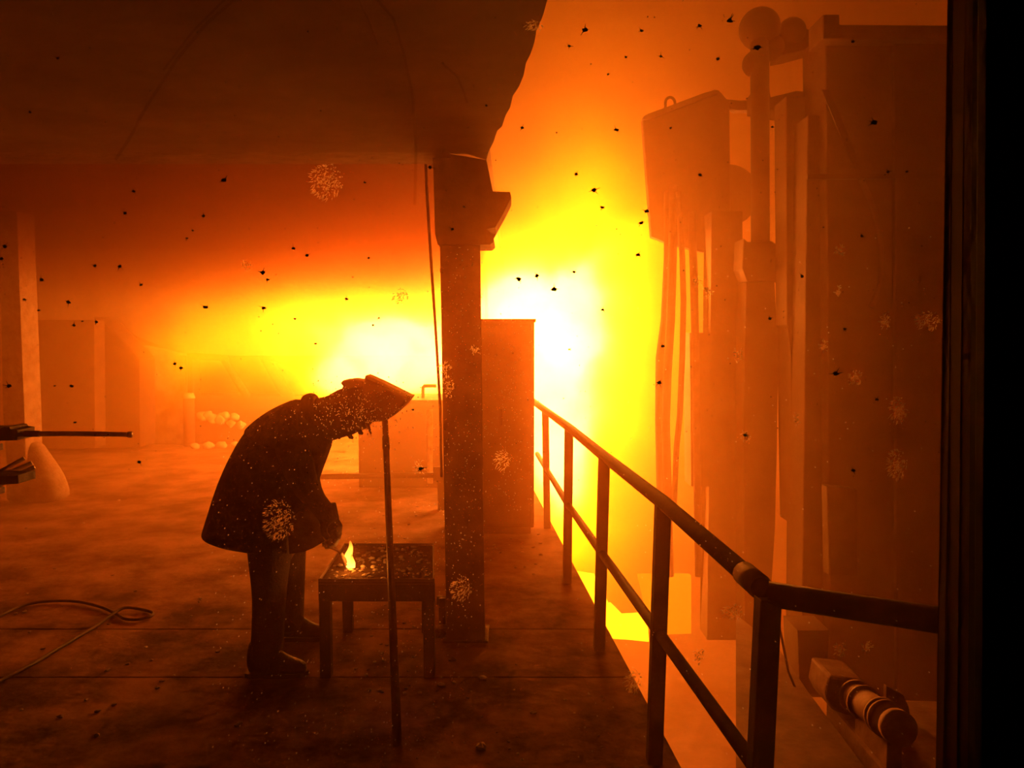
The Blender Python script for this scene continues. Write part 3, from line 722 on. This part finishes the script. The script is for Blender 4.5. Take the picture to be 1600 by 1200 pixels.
for i, (a, b) in enumerate([(516, 684), (528, 683), (548, 683), (563, 676)]):
    tube('hood_tatter', [P(a - 4, b - 8, MY - .03), P(a, b, MY - .03), P(a + 4, b + 2, MY - .03)], [.014, .013, .006], M_cape, hood, 8)
# sleeves
tube('sleeve', [P(447, 676, MY - .15), P(456, 700, MY - .19), P(468, 735, MY - .20), P(480, 764, MY - .18), P(496, 786, MY - .14), P(514, 808, MY - .12)], [.09, .094, .082, .066, .056, .052], M_cloth, wk, 16)
tube('sleeve', [P(460, 680, MY + .15), P(468, 705, MY + .19), P(476, 738, MY + .2), P(486, 768, MY + .19), P(498, 790, MY + .12), P(509, 814, MY + .06)], [.09, .09, .078, .064, .054, .05], M_cloth, wk, 16)
# trousers
def trouser(rows):
    rings = []
    for (px, py, Y, hw, dw) in rows:
        c = P(px, py, Y); r = []
        for k in range(16):
            t = 2 * math.pi * k / 16; r.append(c + V((hw * math.cos(t) + .006 * mnoise.noise(V((k, py * .05, Y))), dw * math.sin(t), 0)))
        rings.append(r)
    return loft('trouser_leg', rings, M_trou, wk, True, True, 1)
trouser([(424, 822, 4.10, .13, .13), (422, 860, 4.09, .125, .12), (421, 895, 4.07, .100, .11), (421, 935, 4.05, .088, .10), (419, 975, 4.03, .085, .095), (417, 1010, 4.02, .086, .095), (416, 1030, 4.02, .092, .10), (414, 1044, 4.02, .088, .095)])
trouser([(446, 822, 4.30, .125, .13), (449, 860, 4.32, .105, .12), (451, 895, 4.36, .095, .11), (452, 930, 4.40, .086, .10), (452, 955, 4.44, .084, .095), (453, 975, 4.46, .088, .095), (453, 984, 4.46, .085, .09)])
def boot(ax, ay, Y):
    g = PF(ax, ay); g = V((P(ax, 1000, Y).x, Y, 0)); rings = []
    for dx, z0, z1, hw in [(-.088, .02, .16, .045), (-.07, .004, .20, .052), (-.02, .002, .21, .055), (.04, .002, .18, .055), (.09, .002, .125, .052), (.14, .002, .095, .054), (.19, .004, .08, .050), (.225, .012, .055, .034)]:
        c = g + V((dx, 0, (z0 + z1) / 2)); rings.append([c + V((0, hw * math.cos(2 * math.pi * k / 14), (z1 - z0) / 2 * math.sin(2 * math.pi * k / 14))) for k in range(14)])
    b = loft('boot', rings, M_leather, wk, True, True, 1)
    bm = bmesh.new(); out = [(-.095, -.04), (-.06, -.052), (.03, -.05), (.13, -.056), (.2, -.045), (.235, 0), (.2, .045), (.13, .056), (.03, .05), (-.06, .052), (-.095, .04)]
    lo = [bm.verts.new(g + V((x, y, .001))) for x, y in out]; hi = [bm.verts.new(g + V((x, y, .024))) for x, y in out]; n = len(out)
    bm.faces.new(lo[::-1]); bm.faces.new(hi)
    for k in range(n): bm.faces.new((lo[k], lo[(k + 1) % n], hi[(k + 1) % n], hi[k]))
    obj('sole', bm, M_dark, b)
boot(413, 0, 3.99); boot(453, 0, 4.47)
# tongs
tg = empty('tongs', P(520, 853, 4.12), 'short scissor tongs gripped over the small flame', 'tongs')
a = P(506, 846, 4.12)
tube('jaw', [P(504, 852, 4.10), P(520, 857, 4.10), P(533, 863, 4.11), P(543, 880, 4.13)], .0065, M_steel, tg, 8)
tube('jaw', [P(508, 842, 4.13), P(520, 851, 4.13), P(534, 867, 4.12), P(541, 884, 4.11)], .0065, M_steel, tg, 8)
tube('pivot', [P(533, 865, 4.085), P(533, 865, 4.145)], .011, M_dark, tg, 10)

# ------------------------------------------------------------------ machinery across the pit, all in haze
RYM = 8.2
sp_ = empty('hanging_shield', P(1080, 400, RYM), 'big slanted steel shield plate with lifting eye hanging across the pit', 'shield')
prism('plate', [(1004, 186), (1006, 181), (1012, 178), (1100, 145), (1117, 140), (1124, 141), (1140, 160), (1142, 330), (1100, 395), (1042, 379), (1018, 370), (1010, 270)], RYM, .12, M_machine, sp_, .01)
prism('rib', [(1004, 186), (1012, 178), (1117, 140), (1122, 146), (1014, 186)], RYM - .05, .05, M_steel, sp_)
lug = [P(1047 + 7.5 * math.cos(t), 161 + 9 * math.sin(t), RYM + .05) for t in [math.pi * (1 - .0) * k / 10 + math.pi for k in range(11)]]
tube('lifting_eye', [P(1040, 174, RYM + .05)] + lug + [P(1054, 170, RYM + .05)], .014, M_machine, sp_, 8)
prism('hanger', [(1135, 155), (1165, 158), (1180, 150), (1180, 172), (1150, 172), (1140, 166)], RYM, .12, M_machine, sp_)
cabs = [([(1044, 300), (1044, 400), (1039, 500), (1031, 560), (1030, 650), (1032, 760), (1036, 900)], .045, 'leftmost thick hanging power cable edging the yellow glow'),
        ([(1052, 290), (1051, 400), (1048, 500), (1043, 580), (1040, 660), (1043, 760), (1046, 900)], .045, 'second thick hanging power cable from the yellow glow'),
        ([(1060, 300), (1066, 400), (1068, 470), (1066, 560), (1062, 650), (1057, 700), (1053, 790)], .030, 'thin hanging cable between the two bright slits'),
        ([(1080, 330), (1084, 420), (1086, 520), (1088, 640), (1090, 790), (1092, 900)], .040, 'hanging cable just right of the bright slits')]
for i, (pts, r, lab) in enumerate(cabs):
    tag(tube('power_cable', [P(a, b, RYM - .15 - .11 * i) for a, b in pts], r, M_hose, None, 10), lab, 'cable', 'power cables under the shield')
dr = empty('cable_drum', P(1138, 800, 8.6), 'round drum on a hazy stem behind the hanging shield', 'drum')
c = P(1138, 305, 8.7)
tube('drum', [c, c + V((0, .4, 0))], .34, M_machine, dr, 28)
prism('stem', [(1112, 330), (1160, 330), (1160, 480), (1158, 560), (1156, 860), (1150, 1000), (1105, 1000), (1112, 860), (1118, 480)], 7.7, .3, M_machine, dr)
prism('stem_box', [(1078, 520), (1112, 520), (1112, 760), (1080, 760)], 7.8, .3, M_machine, dr)
ms = empty('electrode_mast', P(1188, 1100, 7.9), 'tall hazy mast with clamps and rounded head across the pit', 'mast')
YM = 7.3
tube('upper_pole', [P(1187, 60, YM), P(1188, 380, YM)], .085, M_machine, ms, 16)
prism('collar', [(1162, 372), (1168, 378), (1205, 376), (1214, 382), (1216, 396), (1208, 402), (1216, 420), (1212, 440), (1168, 440), (1160, 420)], YM - .1, .3, M_machine, ms, .01)
prism('clamp_knob', [(1206, 428), (1214, 426), (1220, 432), (1218, 440), (1208, 442)], YM - .05, .12, M_steel, ms)
prism('lower_column', [(1166, 440), (1210, 440), (1212, 500), (1216, 560), (1214, 700), (1211, 825), (1200, 1000), (1164, 1000), (1163, 600)], YM, .3, M_machine, ms, .01)
bm = bmesh.new()
for (a, b, r) in [(1187, 45, .19), (1237, 50, .13), (1180, 100, .12), (1205, 75, .12)]:
    b2 = bmesh.new(); bmesh.ops.create_icosphere(b2, subdivisions=3, radius=r); vm = {}
    q = P(a, b, YM + .05)
    for v in b2.verts: vm[v] = bm.verts.new(v.co * 1.0 + q)
    for f in b2.faces: bm.faces.new([vm[v] for v in f.verts])
    b2.free()
obj('mast_head', bm, M_machine, ms, True)
prism('head_arm', [(1220, 42), (1240, 34), (1262, 46), (1284, 54), (1284, 70), (1240, 82), (1220, 86)], YM, .3, M_machine, ms)
prism('cross_arm', [(1180, 140), (1202, 140), (1204, 152), (1226, 150), (1245, 142), (1282, 146), (1285, 170), (1230, 178), (1204, 171), (1180, 170)], YM - .02, .25, M_machine, ms)
hg = empty('furnace_housing', P(1350, 1085, 5.5), 'large dark hazy steel housing filling the right side across the pit', 'furnace housing')
YH = 6.3
prism('front_panel', [(1262, 180), (1290, 180), (1300, 1090), (1252, 1090)], YH + .2, .4, M_machine, hg, .01)
prism('edge_column', [(1228, 150), (1262, 150), (1262, 820), (1237, 820), (1236, 512), (1230, 508)], YH + .5, .3, M_machine, hg, .01)
prism('side_panel', [(1290, 45), (1396, 45), (1400, 1095), (1298, 1090)], YH + .05, .5, M_machine, hg, .01)
prism('side_panel', [(1398, 45), (1560, 45), (1560, 1100), (1402, 1095)], YH, .5, M_machine, hg, .01)
prism('top_beam', [(1286, 22), (1312, 22), (1312, 38), (1600, 40), (1600, 62), (1286, 60)], YH - .1, .3, M_steel, hg, .01)
prism('brace', [(1284, 140), (1296, 140), (1352, 275), (1342, 282)], YH - .03, .012, M_dark, hg)
prism('cross_seam', [(1262, 272), (1520, 272), (1520, 278), (1262, 280)], YH - .0, .04, M_dark, hg)
tube('bent_hose', smooth_path([P(1346, 280, YH - .08), P(1366, 330, YH - .08), P(1377, 390, YH - .08), P(1376, 440, YH - .08), P(1362, 480, YH - .08)]), .022, M_steel, hg, 8)
prism('dark_box', [(1292, 760), (1340, 765), (1342, 900), (1296, 900)], YH - .1, .12, M_dark, hg, .01)
prism('lower_pillar', [(1246, 985), (1296, 985), (1292, 1040), (1278, 1086), (1250, 1082)], 5.6, .3, M_machine, hg)
tag(tube('thin_cable', [P(1214, 960, 5.2), P(1224, 1010, 5.1), P(1232, 1050, 5.05), P(1245, 1080, 5.0)], .008, M_rail), 'thin cable hanging just right of the corner post', 'cable')

# drive motor and its pedestal on the lower level
pd = empty('pump_pedestal', P(1370, 1200, 4.3), 'pale dusty machine pedestal low in the right corner under the railing', 'pedestal')
q0 = P(1290, 1100, 4.9); q1 = P(1462, 1100, 4.9)
zt = P(1350, 1165, 4.2).z
box('block', (q0.x, 3.75, PITZ), (q1.x, 4.9, zt - .08), M_motor, pd, .02)
prism('gear_box', [(1296, 1056), (1345, 1062), (1360, 1074), (1345, 1090), (1338, 1125), (1300, 1110), (1290, 1090)], 4.7, .3, M_motor, pd, .02)
prism('bracket_plate', [(1385, 1072), (1412, 1086), (1420, 1104), (1424, 1128), (1404, 1120), (1385, 1096)], 4.6, .04, M_motor, pd, .005)
mt = empty('drive_motor', P(1390, 1165, 4.1), 'round pale drive motor lying on the pedestal in the lower right corner', 'motor')
m0 = P(1336, 1088, 4.65); m1 = P(1408, 1140, 4.0); ax_ = (m1 - m0)
tube('motor_body', [m0, m0 + ax_ * .9], .085, M_motor, mt, 22)
for t in (.02, .22, .62, .70): tube('flange', [m0 + ax_ * t, m0 + ax_ * (t + .035)], .105, M_motor, mt, 22)
tube('end_cap', [m0 + ax_ * .9, m0 + ax_ * .98, m1], [.095, .095, .06], M_motor, mt, 22)
box('motor_foot', (m0.x + .02, 4.1, zt - .08), (m1.x - .02, 4.5, (m0.z + m1.z) / 2 - .05), M_motor, mt, .005)

# glowing tap opening and slag pool below the platform
M_pool = emis('molten_slag', (1, .34, .005), 7.0)
M_glow = emis('glowing_lining', (1, .22, .002), 2.0)
tap = empty('tap_opening', P(1035, 990, 9.4), 'glowing square tap opening low behind the railing posts', 'furnace opening')
prism('hot_lining', [(997, 900), (1080, 900), (1080, 990), (1020, 992), (1010, 955)], 9.5, .1, M_glow, tap)
pool = empty('slag_runner', P(985, 1000, 9.0), 'bright yellow molten slag in the runner below the railing', 'molten slag')
prism('melt', [(930, 960), (957, 950), (975, 968), (1012, 966), (1014, 1003), (985, 1000), (957, 998)], 9.0, .2, M_pool, pool)
prism('melt_stream', [(902, 898), (930, 902), (960, 962), (932, 964)], 9.2, .15, M_pool, pool)

# ------------------------------------------------------------------ the control room window: jamb, gasket, black frame, pane, spatter
win = struct(empty('window_1', (0, .6, 0)))
WYD = .60
def wprism(name, pts, Y, th, m, bevel=0): return prism(name, pts, Y, th, m, win, bevel)
wprism('outer_jamb', [(1500, -420), (1800, -420), (1800, 1620), (1466, 1620), (1474, 1200), (1482, 800), (1490, 400), (1496, 0)], .655, .012, M_gasket)
wprism('jamb_lip', [(1512, -420), (1800, -420), (1800, 1620), (1490, 1620), (1500, 800)], .638, .017, M_gasket)
wprism('gasket', [(1528, -420), (1800, -420), (1800, 1620), (1508, 1620)], .624, .014, M_gasket)
wprism('glazing_bead', [(1538, -420), (1800, -420), (1800, 1620), (1522, 1620)], .612, .012, M_black)
wprism('frame_stile', [(1545, -420), (1900, -420), (1900, 1620), (1532, 1620)], .600, .012, M_black, .001)
wprism('frame_stile', [(-520, -420), (-300, -420), (-300, 1620), (-520, 1620)], .600, .05, M_black)
wprism('frame_head', [(-520, -420), (1900, -420), (1900, -300), (-520, -300)], .599, .05, M_black)
wprism('frame_sill', [(-520, 1500), (1900, 1500), (1900, 1620), (-520, 1620)], .599, .05, M_black)
a = P(-515, -415, .6); b = P(1895, 1615, .6)
for nm, lo, hi in (('wall_front', (-3, .603, -.5), (-.60, .7, 3.6)), ('wall_front', (.50, .603, -.5), (3, .7, 3.6)), ('wall_front', (-.60, .603, a.z - .01), (.50, .7, 3.6)), ('wall_front', (-.60, .603, -.5), (.50, .7, b.z + .01))):
    struct(box(nm, lo, hi, M_black, None, 0))
def pane_nodes():
    m, t, out = nt('dusty_glass'); N = t.nodes; L = t.links
    tr = N.new('ShaderNodeBsdfTransparent'); tr.inputs[0].default_value = (.97, .92, .85, 1)
    tl = N.new('ShaderNodeBsdfTranslucent'); tl.inputs[0].default_value = (.9, .55, .3, 1)
    tc = N.new('ShaderNodeTexCoord'); n = N.new('ShaderNodeTexNoise'); n.inputs['Scale'].default_value = 5; n.inputs['Detail'].default_value = 8
    L.new(tc.outputs['Object'], n.inputs['Vector'])
    r = N.new('ShaderNodeMapRange'); r.inputs['From Min'].default_value = .3; r.inputs['From Max'].default_value = .7; r.inputs['To Min'].default_value = .004; r.inputs['To Max'].default_value = .012
    L.new(n.outputs[0], r.inputs[0]); mx = N.new('ShaderNodeMixShader'); L.new(r.outputs[0], mx.inputs[0]); L.new(tr.outputs[0], mx.inputs[1]); L.new(tl.outputs[0], mx.inputs[2])
    L.new(mx.outputs[0], out.inputs[0]); return m
M_pane = pane_nodes()
a = P(-310, -310, .64); b = P(1530, 1510, .64)
bm = bmesh.new(); add_box(bm, (a.x, .631, b.z), (b.x, .635, a.z)); obj('pane', bm, M_pane, win)
def spat_mat(name, trans, tcol, k):
    m, t, out = nt(name); N = t.nodes; L = t.links
    tr = N.new('ShaderNodeBsdfTransparent'); tr.inputs[0].default_value = trans
    tl = N.new('ShaderNodeBsdfTranslucent'); tl.inputs[0].default_value = tcol
    mx = N.new('ShaderNodeMixShader'); mx.inputs[0].default_value = k; L.new(tr.outputs[0], mx.inputs[1]); L.new(tl.outputs[0], mx.inputs[2]); L.new(mx.outputs[0], out.inputs[0]); return m
def drop_mat():
    m, t, out = nt('fused_droplet'); N = t.nodes; L = t.links
    g = N.new('ShaderNodeBsdfGlass'); g.inputs['Color'].default_value = (1, .95, .9, 1); g.inputs['IOR'].default_value = 1.33; g.inputs['Roughness'].default_value = .3
    tr = N.new('ShaderNodeBsdfTransparent'); tr.inputs[0].default_value = (.8, .6, .45, 1)
    mx = N.new('ShaderNodeMixShader'); mx.inputs[0].default_value = .85; L.new(tr.outputs[0], mx.inputs[1]); L.new(g.outputs[0], mx.inputs[2]); L.new(mx.outputs[0], out.inputs[0]); return m
M_spb = drop_mat()
M_spd = mat('burnt_fleck', (.05, .025, .015), (.02, .01, .008), 20, .9, 0, 0)
M_smear = spat_mat('wiped_smear', (.96, .94, .92, 1), (.1, .05, .03, 1), .01)
GY = .628; PXM = GY / F
def fleck_bm(bm, px, py, r, seed, legs=3):
    c = P(px, py, GY); rr = random.Random(seed); n = 9
    ang0 = rr.uniform(0, 6)
    ring = []
    for k in range(n):
        q = r * PXM * rr.uniform(.55, 1.15); t = ang0 + 2 * math.pi * k / n
        ring.append(bm.verts.new(c + V((q * math.cos(t) * 1.1, 0, q * math.sin(t) * .8))))
    top = bm.verts.new(c - V((0, r * PXM * .3, 0))); bot = bm.verts.new(c + V((0, .003, 0)))
    for k in range(n): bm.faces.new((ring[k], ring[(k + 1) % n], top)); bm.faces.new((ring[(k + 1) % n], ring[k], bot))
    for k in range(legs):
        t = rr.uniform(0, 6.28); L_ = r * PXM * rr.uniform(1.3, 2.3)
        add_tube(bm, [c, c + V((L_ * math.cos(t), 0, L_ * math.sin(t)))], [r * PXM * .16, r * PXM * .05], 4)
DARK = [(65, 437, 5), (148, 415, 4), (107, 472, 5), (38, 468, 4), (115, 508, 4), (112, 603, 4), (47, 175, 3), (90, 91, 4), (410, 426, 6), (418, 437, 4), (458, 388, 4), (480, 399, 4), (350, 282, 6), (209, 299, 4), (195, 333, 4), (318, 337, 4), (301, 360, 3), (292, 372, 3), (187, 416, 5), (220, 445, 4), (321, 480, 5), (576, 403, 3), (551, 433, 2), (541, 467, 4), (412, 481, 5), (461, 498, 3), (592, 497, 3), (583, 508, 3), (501, 173, 2), (481, 49, 2), (672, 262, 5), (707, 358, 4), (725, 323, 3), (493, 537, 3), (273, 568, 4), (283, 575, 4), (218, 722, 4), (150, 503, 4), (14, 603, 6), (60, 485, 3), (7, 385, 5), (2, 404, 4), (913, 47, 7), (1003, 48, 4), (890, 72, 4), (950, 116, 3), (963, 203, 5), (1033, 88, 4), (978, 89, 3), (1093, 40, 5), (1140, 32, 7), (1183, 74, 7), (1122, 92, 4), (900, 272, 4), (928, 297, 6), (941, 324, 4), (816, 200, 4), (870, 207, 2), (811, 436, 6), (839, 431, 5), (865, 452, 6), (997, 398, 5), (897, 425, 4), (942, 484, 4), (1010, 330, 5), (1002, 348, 5), (1094, 273, 4), (1048, 200, 3), (1207, 198, 3), (1366, 192, 7), (1333, 65, 4), (1388, 268, 4), (1417, 268, 3), (1287, 355, 2), (1347, 369, 4), (1253, 432, 4), (1320, 514, 4), (1306, 584, 7), (1370, 624, 4), (1333, 735, 5), (1164, 680, 4), (1203, 498, 4), (1036, 541, 4), (1030, 598, 6), (658, 732, 6), (645, 640, 3), (890, 546, 3), (760, 165, 3), (85, 603, 2), (128, 502, 2), (570, 285, 3), (117, 660, 3)]
for i, (px, py, r) in enumerate(DARK):
    bm = bmesh.new(); fleck_bm(bm, px, py, r * .75, i, 3 if r > 3 else 1); obj('burnt_fleck', bm, M_spd, win)
BRIGHT = [(510, 283, 25, 28), (437, 812, 24, 30), (722, 920, 15, 18), (785, 718, 11, 15), (1403, 725, 15, 22), (1147, 955, 17, 10), (990, 1062, 12, 18), (1092, 1025, 6, 12), (626, 462, 11, 11), (385, 415, 6, 6), (1450, 500, 17, 14), (1383, 503, 8, 11), (1090, 440, 5, 5), (1107, 456, 6, 7), (1153, 555, 7, 8), (1312, 392, 6, 7), (1310, 455, 5, 8), (1288, 540, 5, 7), (1335, 590, 10, 11), (1404, 640, 12, 20), (1245, 655, 4, 8), (1165, 680, 5, 7), (1312, 1015, 9, 9), (1355, 1010, 7, 7), (742, 547, 6, 6), (656, 730, 8, 9), (835, 40, 12, 8), (700, 605, 8, 16), (695, 575, 8, 8)]
for i, (px, py, a_, b_) in enumerate(BRIGHT):
    bm = bmesh.new(); rr = random.Random(100 + i); nn = int(22 + (a_ * b_) ** .85 * .95)
    for k in range(nn):
        t = rr.uniform(0, 6.28); q = rr.random() ** .6; x = px + a_ * q * math.cos(t); y = py + b_ * q * math.sin(t)
        l_ = rr.uniform(.8, 3.6) * (1.5 if q > .8 else 1); an = (t if q > .75 else rr.uniform(0, 6.28)) + rr.uniform(-.7, .9)
        dx, dy = l_ * math.cos(an) - (2 if a_ > 10 else 0), l_ * math.sin(an) + (1.5 if a_ > 10 else 0)
        add_tube(bm, [P(x, y, GY), P(x + dx * .5 + rr.uniform(-1, 1), y + dy * .5 + rr.uniform(-1, 1), GY - .0008), P(x + dx, y + dy, GY)], [PXM * .35, PXM * rr.uniform(.35, .65), PXM * .2], 4)
    obj('fused_spatter', bm, M_spb, win)
bm = bmesh.new(); rr = random.Random(9)
def dot(px, py, r):
    c = P(px, py, GY); b = [bm.verts.new(c + V((r * PXM * math.cos(t), 0, r * PXM * 1.3 * math.sin(t)))) for t in (0, 1.57, 3.14, 4.71)]
    f = bm.verts.new(c - V((0, .0008, 0))); g = bm.verts.new(c + V((0, .002, 0)))
    for k in range(4): bm.faces.new((b[k], b[(k + 1) % 4], f)); bm.faces.new((b[(k + 1) % 4], b[k], g))
for i in range(420): dot(rr.gauss(555, 42), rr.gauss(645, 24), rr.uniform(.5, 1.25))
for i in range(260): dot(rr.gauss(722, 20), rr.uniform(380, 980), rr.uniform(.4, 1.1))
for i in range(260): dot(rr.gauss(800, 26), rr.uniform(500, 800), rr.uniform(.3, .8))
for i in range(380): dot(rr.uniform(330, 720), rr.uniform(640, 1190), rr.uniform(.3, .8))
for i in range(200): dot(rr.uniform(900, 1460), rr.uniform(350, 1190), rr.uniform(.3, .9))
o = obj('fine_spatter', bm, M_spb, win); o['kind'] = 'stuff'
bm = bmesh.new()
for i in range(500):
    c = (rr.uniform(0, 1480), rr.uniform(0, 760)); r_ = rr.uniform(.4, 1.1); q = P(c[0], c[1], GY)
    bmesh.ops.create_icosphere(bm, subdivisions=0 if False else 1, radius=r_ * PXM, matrix=Matrix.Translation(q))
o = obj('soot_dots', bm, M_spd, win); o['kind'] = 'stuff'
for pts, r in (([(365, 0), (320, 40), (275, 95), (230, 165), (200, 220), (180, 250)], 2.2), ([(350, 0), (300, 50), (255, 110)], 1.6), ([(590, 0), (615, 30), (630, 80), (645, 150), (650, 230), (648, 320)], 2.4), ([(560, 0), (575, 30), (590, 70)], 1.6), ([(690, 98), (715, 120), (730, 160)], 2)):
    tube('wipe_smear', [P(a, b, .6295) for a, b in pts], r * PXM, M_smear, win, 6)
